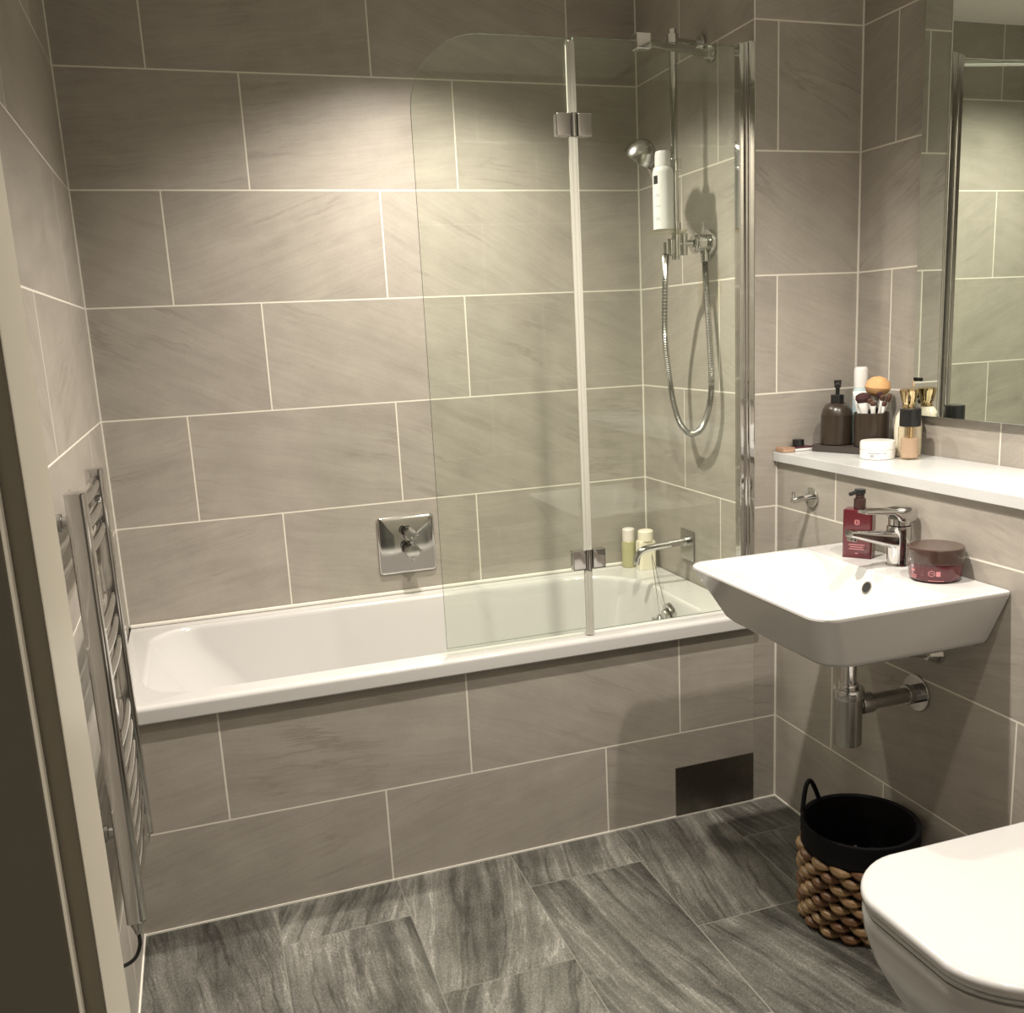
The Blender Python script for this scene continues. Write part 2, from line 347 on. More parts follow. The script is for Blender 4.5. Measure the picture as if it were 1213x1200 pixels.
# overflow / waste
bm = BM()
cyl(bm, (1.520, -0.455, 0.526), (1.505, -0.455, 0.522), 0.033, 32, 0.002)
cyl(bm, (1.505, -0.455, 0.522), (1.491, -0.455, 0.518), 0.020, 24, 0.003)
o = mesh_obj('overflow', bm, M_chrome, bath)
bm = BM(); cyl(bm, (1.468, -0.470, 0.510), (1.470, -0.470, 0.518), 0.024, 28, 0.002)
lathe(bm, (1.470, -0.470, 0.518), (0, 0, 1), [(0, 0.012), (0.008, 0.006), (0.012, 0.007)], 16)
mesh_obj('plug', bm, M_chrome, bath)
bm = BM()
tube(bm, [(1.470, -0.470, 0.530), (1.510, -0.340, 0.676)], 0.0012, 6)
tube(bm, [(1.498, -0.455, 0.540), (1.516, -0.330, 0.680)], 0.0010, 6)
mesh_obj('plug_chain', bm, M_chromeS, kid(bath, 'plug'))

# access panel in the bath front
solo('access_panel', box(BM(), 1.404, 1.652, -D-0.0035, -D-0.0005, 0.006, 0.150, 0.0008), M_steel, 'dark brushed steel access panel at the foot of the tiled bath front', 'panel', (1.528, -D-0.0005, 0.006))

# ------------------------------------------------------------------ bath screen
YS = -0.672
scr = thing('bath_screen', 'clear hinged glass bath screen with rounded top corner above the bath rim', 'shower screen', (1.2, YS, ZR))
def pane(name, pts, t=0.003):
    bm = BM()
    a = [bm.verts.new((x, YS-t, z)) for x, z in pts]; b = [bm.verts.new((x, YS+t, z)) for x, z in pts]
    bm.faces.new(a); bm.faces.new(b[::-1]); k = len(pts)
    for i in range(k):
        f = bm.faces.new((a[i], a[(i+1) % k], b[(i+1) % k], b[i])); f.material_index = 1
    return mesh_obj(name, bm, [M_glass, M_gedge], scr, smooth=0)
ZT = 2.022; R = 0.17
pts = [(0.781, 0.592), (1.160, 0.592), (1.160, ZT)] + [(0.781+R - R*math.sin(math.radians(a)), ZT - R + R*math.cos(math.radians(a))) for a in range(0, 91, 6)]
pane('swinging_pane', pts)
pane('fixed_pane', [(1.176, 0.584), (1.625, 0.584), (1.625, ZT+0.003), (1.176, ZT+0.003)])
bm = BM(); box(bm, 1.155, 1.178, YS-0.009, YS-0.0035, 0.575, 2.014, 0.002); cyl(bm, (1.168, YS-0.004, 0.575), (1.168, YS-0.004, 2.016), 0.008, 16)
mesh_obj('hinge_seal', bm, M_seal, scr)
for z in (1.832, 0.778):
    bm = BM(); box(bm, 1.124, 1.160, YS-0.014, YS+0.010, z-0.026, z+0.026, 0.003); box(bm, 1.178, 1.214, YS-0.014, YS+0.010, z-0.026, z+0.026, 0.003)
    cyl(bm, (1.169, YS-0.005, z-0.026), (1.169, YS-0.005, z+0.026), 0.010, 16)
    h = mesh_obj('hinge', bm, M_chrome if z < 1 else M_chromeS, scr)
bm = BM(); box(bm, 1.612, 1.634, YS-0.014, YS+0.014, 0.573, 2.03, 0.003); cyl(bm, (1.630, YS-0.012, 0.573), (1.630, YS-0.012, 2.03), 0.008, 16); box(bm, 1.636, W-0.001, YS-0.018, YS+0.014, 0.573, 2.035, 0.004)
mesh_obj('wall_profile', bm, M_chrome, scr)
bm = BM(); box(bm, 0.781, 1.16, YS-0.004, YS+0.006, 0.575, 0.592, 0.001); mesh_obj('bottom_seal', bm, M_glass, scr)
# stabilising arm from the glass to the end wall
bm = BM(); box(bm, 1.334, 1.372, YS-0.016, YS+0.014, 2.004, 2.040, 0.003); mesh_obj('clamp', bm, M_chrome, scr)
bm = BM(); cyl(bm, (1.355, YS+0.01, 2.026), (1.640, -0.485, 2.055), 0.0085, 20); mesh_obj('stabiliser_arm', bm, M_chrome, scr)
bm = BM(); cyl(bm, (W-0.0005, -0.478, 2.058), (W-0.012, -0.478, 2.058), 0.022, 28, 0.002); cyl(bm, (W-0.010, -0.478, 2.058), (1.625, -0.492, 2.054), 0.013, 20, 0.002); mesh_obj('arm_flange', bm, M_chrome, kid(scr, 'stabiliser_arm'))

# ------------------------------------------------------------------ shower
RX, RY = 1.556, -0.440
sh = thing('shower_rail_kit', 'chrome slide rail with mixer outlet on the end wall behind the screen', 'shower', (W, RY, 1.55))
bm = BM(); cyl(bm, (RX, RY, 1.535), (RX, RY, 2.125), 0.0105, 24, 0.002); mesh_obj('slide_rail', bm, M_chrome, sh)
bm = BM(); cyl(bm, (RX, RY, 2.095), (W-0.001, RY+0.02, 2.095), 0.010, 20); cyl(bm, (W-0.0005, RY+0.02, 2.095), (W-0.012, RY+0.02, 2.095), 0.026, 28, 0.002); cyl(bm, (RX, RY, 2.078), (RX, RY, 2.112), 0.016, 20, 0.002)
mesh_obj('rail_bracket', bm, M_chrome, sh)
bm = BM(); cyl(bm, (W-0.0005, -0.455, 1.577), (W-0.016, -0.455, 1.577), 0.038, 36, 0.004); cyl(bm, (W-0.014, -0.455, 1.577), (1.600, -0.455, 1.577), 0.024, 28, 0.003)
cyl(bm, (1.600, -0.455, 1.577), (1.545, -0.442, 1.577), 0.010, 20); cyl(bm, (1.612, -0.455, 1.577), (1.606, -0.455, 1.577), 0.029, 28, 0.002)
cyl(bm, (1.632, -0.462, 1.560), (1.632, -0.466, 1.525), 0.012, 20, 0.002)
mesh_obj('wall_outlet', bm, M_chrome, sh)
bm = BM(); cyl(bm, (RX, RY, 1.545), (RX, RY, 1.605), 0.017, 24, 0.003); cyl(bm, (1.575, -0.448, 1.545), (1.575, -0.448, 1.605), 0.012, 20, 0.003); cyl(bm, (RX-0.022, RY-0.012, 1.55), (RX-0.022, RY-0.012, 1.59), 0.012, 20, 0.003)
mesh_obj('lower_bracket', bm, M_chrome, sh)
bm = BM(); cyl(bm, (RX, RY, 1.765), (RX, RY, 1.800), 0.018, 24, 0.003); cyl(bm, (RX, RY, 1.783), (RX-0.040, RY+0.01, 1.790), 0.010, 20, 0.002); cyl(bm, (RX-0.032, RY+0.012, 1.77), (RX-0.046, RY+0.012, 1.815), 0.015, 20, 0.003)
mesh_obj('slider', bm, M_chrome, sh)
# soap dish plate
bm = BM(); lathe(bm, (RX-0.035, RY-0.018, 1.605), (0, 0, 1), [(0, 0.052), (0.003, 0.056), (0.006, 0.056), (0.0062, 0.052)], 36)
dish = mesh_obj('soap_dish', bm, M_clear, sh)
bm = BM(); cyl(bm, (RX, RY, 1.612), (RX, RY, 1.635), 0.015, 24, 0.002); mesh_obj('dish_clamp', bm, M_chrome, dish)
# hose
hose = thing('shower_hose', 'ribbed chrome shower hose looping down the end wall', 'hose', (1.60, -0.45, 1.05))
hp = [(1.632, -0.466, 1.525), (1.632, -0.47, 1.47), (1.628, -0.495, 1.33), (1.622, -0.515, 1.20), (1.617, -0.510, 1.13), (1.611, -0.478, 1.070), (1.603, -0.430, 1.048), (1.594, -0.385, 1.068), (1.586, -0.357, 1.125), (1.579, -0.345, 1.20), (1.565, -0.345, 1.33), (1.545, -0.395, 1.50), (1.530, -0.43, 1.553)]
path = catmull(hp, 40)
bm = BM(); K = len(path)
def hr(t):
    k = t*(K-1); return 0.0084 + 0.0012*(1 if int(k) % 2 else -1)
tube(bm, path, hr, 10); mesh_obj('hose', bm, M_chromeS, hose, smooth=20)
bm = BM(); tube(bm, [path[-1], path[-1]+Vector((-0.001, 0, 0.03))], 0.0095, 16); mesh_obj('end_nut', bm, M_chrome, hose)
# hand shower head
hd = thing('hand_shower', 'chrome hand shower head clipped to the slide rail', 'shower head', (1.52, -0.41, 1.78))
bm = BM(); hpth = catmull([(1.530, -0.410, 1.70), (1.522, -0.405, 1.745), (1.508, -0.402, 1.785), (1.488, -0.402, 1.812), (1.462, -0.405, 1.822)], 8)
tube(bm, hpth, lambda t: 0.0125 + 0.013*t*t, 20); mesh_obj('handle', bm, M_chromeS, hd)
bm = BM(); ax = Vector((-0.40, 0.50, -0.80)).normalized()
lathe(bm, Vector((1.484, -0.405, 1.828)), ax, [(-0.026, 0.004), (-0.023, 0.016), (-0.013, 0.031), (0.004, 0.042), (0.020, 0.046), (0.030, 0.046), (0.034, 0.040), (0.035, 0.012)], 36)
mesh_obj('spray_head', bm, M_chromeS, hd)
# white spray can on the dish
can = thing('spray_can', 'white shower foam can standing on the soap dish of the shower rail', 'bottle', (1.515, -0.470, 1.6115))
M_canw = pbr('can_white', (0.58, 0.58, 0.57), 0.3)
cx, cy, cz = 1.506, -0.468, 1.6115
bm = BM(); lathe(bm, (cx, cy, cz), (0, 0, 1), [(0, 0.0260), (0.002, 0.0280), (0.148, 0.0280), (0.159, 0.025), (0.163, 0.021)], 36); mesh_obj('body', bm, M_canw, can)
bm = BM(); lathe(bm, (cx, cy, cz+0.1635), (0, 0, 1), [(0, 0.0215), (0.030, 0.0210), (0.038, 0.019), (0.040, 0.012)], 32); mesh_obj('cap', bm, M_canw, can)
def on_cyl(ang, r, z, wd, ht, ctr, bm, t=0.0004, n=6):
    """small printed patch on a cylinder"""
    c = Vector(ctr); a = []; b = []
    da = wd/r/2
    lo = []; 
    for i in range(n+1):
        q = ang - da + 2*da*i/n; d = Vector((math.cos(q), math.sin(q), 0))
        lo.append([c+d*(r+0.00005)+Vector((0,0,z)), c+d*(r+t)+Vector((0,0,z)), c+d*(r+t)+Vector((0,0,z+ht)), c+d*(r+0.00005)+Vector((0,0,z+ht))])
    loft(bm, lo)
vdir = math.atan2(-2.963-cy, 0.2553-cx)     # towards the doorway
bm = BM(); on_cyl(vdir-0.80, 0.0280, 0.118, 0.015, 0.021, (cx, cy, cz), bm); mesh_obj('emblem', bm, M_black, kid(can, 'body'))
M_grey = pbr('grey_print', (0.35, 0.35, 0.34), 0.5)
bm = BM()
for q, (dz, wd) in enumerate([(0.090, 0.010), (0.086, 0.014), (0.060, 0.016), (0.030, 0.012), (0.026, 0.016)]): on_cyl(vdir-0.60, 0.0280, dz, wd, 0.0015, (cx, cy, cz), bm)
mesh_obj('print', bm, M_grey, kid(can, 'body'))

# ------------------------------------------------------------------ bath filler spout
sp = thing('bath_spout', 'chrome wall-mounted bath spout on the end wall above the bath rim', 'tap', (W, -0.30, 0.69))
bm = BM(); box(bm, W-0.008, W-0.0005, -0.345, -0.262, 0.64, 0.735, 0.003); mesh_obj('wall_plate', bm, M_chromeS, sp)
bm = BM(); tube(bm, catmull([(W-0.006, -0.308, 0.700), (1.62, -0.308, 0.700), (1.54, -0.304, 0.694), (1.500, -0.302, 0.688), (1.482, -0.301, 0.672), (1.476, -0.300, 0.645)], 8), lambda t: 0.0115 - 0.001*t, 20)
cyl(bm, (W-0.006, -0.308, 0.700), (W-0.022, -0.308, 0.700), 0.0155, 24, 0.002); mesh_obj('spout', bm, M_chrome, sp)

# two toiletry bottles on the corner of the rim
def toiletry(name, label, x, y, r, h, caph, mb, mc, sq=False):
    t = thing(name, label, 'bottle', (x, y, ZR+0.0005), 'toiletries on the bath rim'); z = ZR+0.0005
    bm = BM()
    if sq: loft(bm, [rrect(x-r, x+r, y-r*0.7, y+r*0.7, z+q, rr, 6) for q, rr in ((0, 0.008), (0.002, 0.010), (h-0.008, 0.010))] + [rrect(x-r*0.9, x+r*0.9, y-r*0.6, y+r*0.6, z+h, 0.008, 6)])
    else: lathe(bm, (x, y, z), (0, 0, 1), [(0, r*0.95), (0.002, r), (h*0.6, r), (h-0.004, r*0.97), (h, r*0.85)], 32)
    mesh_obj('body', bm, mb, t)
    bm = BM(); lathe(bm, (x, y, z+h), (0, 0, 1), [(0, r*0.86), (caph-0.004, r*0.84), (caph, r*0.72)], 32); mesh_obj('cap', bm, mc, t)
    return t
M_olive = pbr('olive_translucent', (0.42, 0.40, 0.22), 0.2, coat=0.3); M_pale = pbr('pale_cap', (0.72, 0.66, 0.60), 0.35)
M_creamp = pbr('cream_plastic', (0.78, 0.73, 0.58), 0.35)
ta = toiletry('shampoo_bottle', 'slim olive bottle with pale pink cap on the bath rim corner', 1.570, -0.040, 0.0245, 0.088, 0.042, M_olive, M_pale)
tb = toiletry('shampoo_bottle', 'squat cream white bottle with cream cap on the bath rim, right of the olive one', 1.606, -0.096, 0.0300, 0.096, 0.034, M_creamp, M_creamp, True)
bm = BM(); rr = 0.012; lathe(bm, (1.597, -0.1125, 0.61), (0, -1, 0), [(0, 0.008), (0.0006, 0.008)], 20); mesh_obj('emblem', bm, pbr('tan_print', (0.45, 0.36, 0.22), 0.5), kid(tb, 'body'))
bm = BM()
for q in range(3): box(bm, 1.582, 1.582+0.024-0.004*q, -0.1130, -0.1122, 0.585+0.006*q, 0.5865+0.006*q)
mesh_obj('print', bm, M_grey, kid(tb, 'body'))

# ------------------------------------------------------------------ thermostatic control plate
cp = thing('bath_control', 'square chrome bath control plate with two knobs on the back wall', 'tap', (0.828, 0, 0.635))
bm = BM(); lo = []
for dy, ins in ((0, 0.0), (0.004, 0.0), (0.007, 0.003), (0.0085, 0.010), (0.010, 0.03), (0.011, 0.07)):
    lo.append([Vector((v.x, -dy-0.0005, v.y)) for v in rrect(0.738+ins, 0.919-ins, 0.636+ins, 0.817-ins, 0, max(0.012-ins*0.3, 0.004), 6)])
loft(bm, lo); mesh_obj('plate', bm, M_chrome, cp, smooth=60)
for (x, z, r) in ((0.833, 0.768, 0.019), (0.836, 0.712, 0.023)):
    bm = BM(); cyl(bm, (x, -0.010, z), (x, -0.038, z), r*0.7, 28, 0.002); cyl(bm, (x, -0.034, z), (x, -0.062, z), r, 28, 0.003)
    kn = mesh_obj('knob', bm, M_chrome, cp)
    bm = BM(); box(bm, x-0.005, x+0.005, -0.066, -0.050, z-r-0.008, z-r+0.010, 0.002); box(bm, x+r-0.006, x+r+0.006, -0.062, -0.046, z-0.006, z+0.004, 0.002); mesh_obj('lever_pin', bm, M_chrome, kn)

# ------------------------------------------------------------------ towel rail radiator
tr = thing('towel_radiator', 'chrome ladder towel radiator mounted on the left wall', 'towel rail', (0.0, -1.04, 0.36))
ZT0, ZB0 = 1.137, 0.355
for y in (-1.215, -0.872):
    bm = BM(); loft(bm, [rrect(0.034, 0.068, y-0.017, y+0.017, z, rr, 6) for z, rr in ((ZB0, 0.006), (ZB0+0.004, 0.010), (ZT0-0.004, 0.010), (ZT0, 0.007))])
    mesh_obj('upright', bm, M_chrome, tr)
for z in (1.112, 1.070, 1.027, 0.885, 0.840, 0.795, 0.660, 0.618, 0.573, 0.530, 0.490, 0.450, 0.405):
    bm = BM(); tube(bm, catmull([(0.048, -1.205, z), (0.053, -1.15, z), (0.056, -1.04, z), (0.053, -0.935, z), (0.048, -0.88, z)], 5), 0.0105, 12); mesh_obj('rung', bm, M_chrome, tr)
for y in (-1.12, -0.90):
    for z in (1.074, 0.485):
        bm = BM(); cyl(bm, (0.0005, y, z), (0.060, y, z), 0.011, 20, 0.002); cyl(bm, (0.0005, y, z), (0.014, y, z), 0.016, 20, 0.002); mesh_obj('wall_bracket', bm, M_chromeS, tr)
for y in (-1.215, -0.872):
    bm = BM(); lathe(bm, (0.050, y, ZB0), (0, 0, -1), [(-0.002, 0.013), (0.010, 0.011), (0.022, 0.007), (0.028, 0.006)], 16); mesh_obj('end_cap', bm, M_chromeS, tr)
bm = BM(); tube(bm, catmull([(0.050, -1.215, 0.33), (0.050, -1.218, 0.305), (0.040, -1.224, 0.285), (0.022, -1.230, 0.278), (0.002, -1.236, 0.282)], 8), 0.0035, 10); mesh_obj('power_cable', bm, M_black, tr)

# ------------------------------------------------------------------ shelf and mirror
solo('shelf', box(BM(), X2-0.012, X3-0.001, YF+0.01, -D-0.001, 0.9865, 1.012, 0.002), M_shelf, 'long white stone ledge shelf on top of the boxed-in wall', 'shelf', (1.85, -1.45, 0.9865))
mir = thing('mirror', 'large frameless wall mirror above the white ledge', 'mirror', (X3, -1.6, 1.112))
bm = BM(); box(bm, X3-0.016, X3-0.0005, YF+0.05, -0.940, 1.113, 2.30, mi=0)
mesh_obj('backing', bm, M_mirror_edge, mir, smooth=0)
bm = BM(); box(bm, X3-0.020, X3-0.0162, YF+0.048, -0.937, 1.111, 2.302, 0.0006); mesh_obj('glass', bm, M_mirror, mir, smooth=0)

# ------------------------------------------------------------------ basin
ZB = 0.820
bs = thing('basin', 'white square-cornered wall-hung washbasin with a tap', 'washbasin', (1.5, -1.25, 0.70))
bx0, bx1, by0, by1 = 1.284, X2-0.001, -1.512, -0.992
bm = BM(); n = 8
loft(bm, [rrect(1.395, bx1, by0+0.075, by1-0.075, 0.686, [0.01, 0.05, 0.05, 0.01], n),
          rrect(1.350, bx1, by0+0.058, by1-0.058, 0.697, [0.004, 0.05, 0.05, 0.004], n),
          rrect(1.338, bx1, by0+0.050, by1-0.050, 0.708, [0.004, 0.05, 0.05, 0.004], n),
          rrect(bx0+0.002, bx1, by0+0.001, by1-0.001, ZB-0.010, [0.003, 0.045, 0.045, 0.003], n),
          rrect(bx0, bx1, by0, by1, ZB-0.006, [0.003, 0.045, 0.045, 0.003], n),
          rrect(bx0+0.001, bx1, by0+0.001, by1-0.001, ZB-0.002, [0.003, 0.044, 0.044, 0.003], n),
          rrect(bx0+0.004, bx1-0.001, by0+0.004, by1-0.004, ZB, [0.003, 0.042, 0.042, 0.003], n),
          rrect(bx0+0.014, 1.600, by0+0.016, by1-0.016, ZB, [0.02, 0.032, 0.032, 0.02], n),
          rrect(bx0+0.018, 1.596, by0+0.020, by1-0.020, ZB-0.003, [0.02, 0.03, 0.03, 0.02], n),
          rrect(bx0+0.075, 1.590, by0+0.070, by1-0.070, ZB-0.016, [0.03, 0.05, 0.05, 0.03], n),
          rrect(bx0+0.130, 1.572, by0+0.120, by1-0.110, ZB-0.050, [0.04, 0.06, 0.06, 0.04], n),
          rrect(bx0+0.165, 1.545, by0+0.155, by1-0.140, ZB-0.090, [0.04, 0.06, 0.06, 0.04], n),
          rrect(bx0+0.190, 1.520, by0+0.185, by1-0.170, ZB-0.100, [0.04, 0.05, 0.05, 0.04], n)])
mesh_obj('bowl', bm, M_white, bs, smooth=40)
bm = BM(); cyl(bm, (1.584, -1.262, 0.784), (1.5790, -1.262, 0.7866), 0.0110, 24); mesh_obj('overflow_hole', bm, M_dark, bs)
bm = BM(); lathe(bm, (1.584, -1.262, 0.784), (-0.88, 0, 0.47), [(0, 0.0140), (0.0060, 0.0140), (0.0060, 0.0115), (0, 0.0115)], 28, False, False); mesh_obj('overflow_ring', bm, M_chrome, kid(bs, 'overflow_hole'))
bm = BM(); lathe(bm, (1.490, -1.25, ZB-0.0995), (0, 0, 1), [(0, 0.030), (0.002, 0.030), (0.003, 0.024), (0.0015, 0.01)], 28); mesh_obj('waste', bm, M_chrome, bs)

# mixer tap
tp = thing('basin_tap', 'chrome single lever mixer tap at the back of the washbasin', 'tap', (1.682, -1.235, ZB))
ty = -1.235; tz = ZB+0.0005
bm = BM(); lathe(bm, (1.682, ty, tz), (0, 0, 1), [(0, 0.027), (0.003, 0.027), (0.006, 0.0245), (0.03, 0.0250), (0.075, 0.0262), (0.088, 0.0262), (0.089, 0.022)], 36)
mesh_obj('body', bm, M_chrome, tp, smooth=60)
bm = BM(); lo = []
for t, cz_, hw, hh in ((0, 0.054, 0.022, 0.023), (0.25, 0.060, 0.020, 0.019), (0.6, 0.071, 0.017, 0.013), (0.9, 0.081, 0.014, 0.009), (1.0, 0.083, 0.0125, 0.0075)):
    x = 1.688 - 0.138*t
    lo.append([Vector((x, ty+v.x, tz+cz_+v.y)) for v in rrect(-hw, hw, -hh, hh, 0, hh*0.7, 5)])
loft(bm, lo); mesh_obj('spout', bm, M_chrome, tp, smooth=60)
bm = BM(); cyl(bm, (1.562, ty, tz+0.080), (1.558, ty, tz+0.066), 0.0105, 24, 0.001); mesh_obj('aerator', bm, M_chromeS, kid(tp, 'spout'))
bm = BM(); lo = []
for t, cz_, hw, hh in ((-0.22, 0.110, 0.019, 0.014), (-0.17, 0.110, 0.0225, 0.018), (0, 0.110, 0.0265, 0.0195), (0.17, 0.111, 0.0245, 0.0180), (0.24, 0.116, 0.0225, 0.0120), (0.34, 0.122, 0.020, 0.0058), (0.95, 0.127, 0.015, 0.0045), (1.0, 0.127, 0.013, 0.003)):
    x = 1.690 - 0.108*t
    lo.append([Vector((x, ty+v.x, tz+cz_+v.y)) for v in rrect(-hw, hw, -hh, hh, 0, hh*0.8, 5)])
loft(bm, lo); cyl(bm, (1.682, ty, tz+0.090), (1.682, ty, tz+0.104), 0.0235, 32); mesh_obj('lever', bm, M_chrome, tp, smooth=60)

# bottle trap under the basin
tx, tyy = 1.540, -1.260
trp = thing('bottle_trap', 'chrome bottle trap with waste pipe under the washbasin', 'drain', (tx, tyy, 0.43))
bm = BM(); cyl(bm, (tx, tyy, 0.555), (tx, tyy, 0.6855), 0.0165, 28); cyl(bm, (tx, tyy, 0.676), (tx, tyy, 0.6855), 0.023, 28, 0.003); mesh_obj('tail_pipe', bm, M_chrome, trp)
bm = BM(); cyl(bm, (tx, tyy, 0.432), (tx, tyy, 0.552), 0.0305, 36, 0.004); mesh_obj('bottle', bm, M_chromeS, trp)
bm = BM(); cyl(bm, (tx, tyy, 0.540), (tx, tyy, 0.566), 0.0340, 36, 0.004); cyl(bm, (tx, tyy, 0.564), (tx, tyy, 0.576), 0.022, 30, 0.003); mesh_obj('collar', bm, M_chrome, trp)
bm = BM(); cyl(bm, (tx+0.02, tyy, 0.520), (X2-0.001, tyy, 0.520), 0.0175, 28); cyl(bm, (tx+0.028, tyy, 0.520), (tx+0.062, tyy, 0.520), 0.0235, 28, 0.004); cyl(bm, (X2-0.035, tyy, 0.520), (X2-0.004, tyy, 0.520), 0.023, 28, 0.003); mesh_obj('outlet_pipe', bm, M_chromeS, trp)
bm = BM(); cyl(bm, (X2-0.006, tyy, 0.520), (X2-0.0005, tyy, 0.520), 0.042, 40, 0.002); mesh_obj('wall_flange', bm, M_chrome, trp)
vl = thing('supply_valve', 'small chrome supply valve with pipe on the wall beneath the washbasin', 'valve', (X2, -1.30, 0.64))
bm = BM(); lathe(bm, (X2-0.0005, -1.318, 0.632), (-1, 0, 0), [(0, 0.024), (0.005, 0.023), (0.022, 0.014), (0.030, 0.012), (0.031, 0.009)], 12); mesh_obj('valve_knob', bm, M_chrome, vl, smooth=20)
bm = BM(); tube(bm, catmull([(X2-0.028, -1.318, 0.632), (1.66, -1.31, 0.640), (1.625, -1.300, 0.660), (1.612, -1.298, 0.684)], 6), 0.0065, 12); cyl(bm, (1.668, -1.311, 0.639), (1.650, -1.308, 0.644), 0.010, 8); mesh_obj('pipe', bm, M_chromeS, vl)

# robe hook
hk = thing('robe_hook', 'chrome robe hook on the boxed-in wall under the ledge', 'hook', (X2, -0.850, 0.91))
bm = BM(); cyl(bm, (X2-0.0005, -0.850, 0.910), (X2-0.007, -0.850, 0.910), 0.026, 32, 0.002); mesh_obj('flange', bm, M_chrome, hk)
bm = BM(); cyl(bm, (X2-0.006, -0.850, 0.912), (X2-0.062, -0.850, 0.906), 0.0075, 20, 0.001); cyl(bm, (X2-0.058, -0.850, 0.901), (X2-0.058, -0.850, 0.930), 0.0042, 16, 0.001); mesh_obj('arm', bm, M_chrome, hk)

# ------------------------------------------------------------------ toilet
wc = thing('toilet', 'white wall-hung toilet with closed soft square lid', 'toilet', (1.45, -1.875, 0.08))
def lidloop(x0, y0, y1, x1, z, rr=0.10, bow=0.022, n=10):
    pts = rrect(x0, x1, y0, y1, z, [0.03, rr, rr, 0.03], n)
    for p in pts:                                    # bow the front edge and sides gently
        t = (p.y-(y0+y1)/2)/((y1-y0)/2); u = max(0, 1-(p.x-x0)/0.22)
        p.x -= bow*(1-t*t)*u
        s_ = (p.x-x0)/(x1-x0); p.y += (0.010*math.sin(PI*min(max(s_, 0), 1)))*t
    return pts
L = (1.205, -2.062, -1.692, 1.690)
def ins(q, z, **k): return lidloop(L[0]+q, L[1]+q, L[2]-q, L[3]-q*0.3, z, **k)
def shrink(lp, f, z):
    c = sum(lp, Vector())/len(lp); return [Vector((c.x+(p.x-c.x)*f, c.y+(p.y-c.y)*f, z)) for p in lp]
B0 = ins(0.0, 0.43)
bm = BM(); loft(bm, [shrink(B0, 0.975, 0.4195), shrink(B0, 0.995, 0.422), B0, shrink(B0, 0.998, 0.436), shrink(B0, 0.985, 0.4405), shrink(B0, 0.96, 0.4420), shrink(B0, 0.6, 0.4432), shrink(B0, 0.2, 0.4436)])
mesh_obj('lid', bm, M_white, wc, smooth=60)
bm = BM(); loft(bm, [ins(0.010, 0.4065), ins(0.005, 0.409), ins(0.004, 0.415), ins(0.007, 0.4185)]); mesh_obj('seat', bm, M_white, wc, smooth=60)
bm = BM(); lo = []
for z, q, xr in ((0.405, 0.004, 0), (0.398, 0.002, 0), (0.37, 0.004, 0), (0.32, 0.014, 0), (0.26, 0.035, 0), (0.20, 0.065, 0), (0.14, 0.10, 0), (0.095, 0.125, 0), (0.08, 0.140, 0)):
    lo.append(lidloop(L[0]+q*1.5, L[1]+q*0.75, L[2]-q*0.75, X2-0.001, z, rr=0.10-q*0.25))
loft(bm, lo); mesh_obj('pan', bm, M_white, wc, smooth=60)
bm = BM(); cyl(bm, (1.665, -1.80, 0.4445), (1.665, -1.95, 0.4445), 0.008, 16); mesh_obj('lid_hinge', bm, M_chrome, wc)

# ------------------------------------------------------------------ woven basket
M_rush = pbr('water_hyacinth', (0.50, 0.31, 0.15), 0.5, noise=0.85, nscale=28, bump=0.4)
M_rush2 = pbr('water_hyacinth_dark', (0.27, 0.13, 0.06), 0.5, noise=0.85, nscale=28, bump=0.4)
M_blk = pbr('black_woven_cord', (0.005, 0.0045, 0.006), 0.7, bump=0.5, nscale=150, spec=0.2)
BX, BY, BR, BH = 1.578, -1.262, 0.118, 0.240
bk = thing('woven_basket', 'round woven rush basket with black rim beside the toilet', 'basket', (BX, BY, 0))
bm = BM(); N = 40; RS = 1.06
def ring(r, z, n=64, wob=0): return [Vector((BX+r*RS*math.cos(2*PI*i/n), BY+r*RS*math.sin(2*PI*i/n), z)) for i in range(n)]
loft(bm, [ring(0.104, 0.002), ring(0.110, 0.006), ring(0.115, 0.10), ring(0.119, BH-0.06), ring(0.111, BH-0.06), ring(0.108, 0.10), ring(0.102, 0.012)])
mesh_obj('inner_shell', bm, M_blk, bk)
# the chunky horizontal weave: staggered fat strands
for half in (0, 1):
    bm = BM(); rows = 8
    for r_ in range(rows):
        z = 0.013 + r_*0.0225; cnt = 16
        for k in range(cnt):
            if (k*7 + r_*3) % 5 < 2: cc = 1
            else: cc = 0
            if cc != half: continue
            a0 = 2*PI*(k + 0.5*(r_ % 2))/cnt; span = 2*PI/cnt*0.50; P_ = []
            for i in range(9):
                t = i/8; a = a0 - span + 2*span*t; rad = 0.1165 + 0.0035*(z/0.2) + 0.0095*math.sin(PI*t) - 0.005
                P_.append((BX+rad*RS*math.cos(a), BY+rad*RS*math.sin(a), z - 0.006*(t-0.5)))
            tube(bm, P_, lambda t: 0.0035+0.0072*math.sin(PI*min(max(t, 0.02), 0.98)), 8, sq=(1, 1))
    o = mesh_obj('weave', bm, M_rush2 if half else M_rush, bk)
    o['kind'] = 'stuff'
bm = BM(); lo = []
for i, (z, r_) in enumerate([(BH-0.058, 0.1215), (BH-0.055, 0.1235), (BH-0.044, 0.1215), (BH-0.033, 0.124), (BH-0.022, 0.122), (BH-0.011, 0.1245), (BH-0.002, 0.124), (BH, 0.119), (BH-0.004, 0.114), (BH-0.058, 0.110)]): lo.append(ring(r_, z))
lo.append(lo[0]); loft(bm, lo, False, False); bmesh.ops.remove_doubles(bm, verts=bm.verts, dist=1e-6); mesh_obj('rim_band', bm, M_blk, bk)
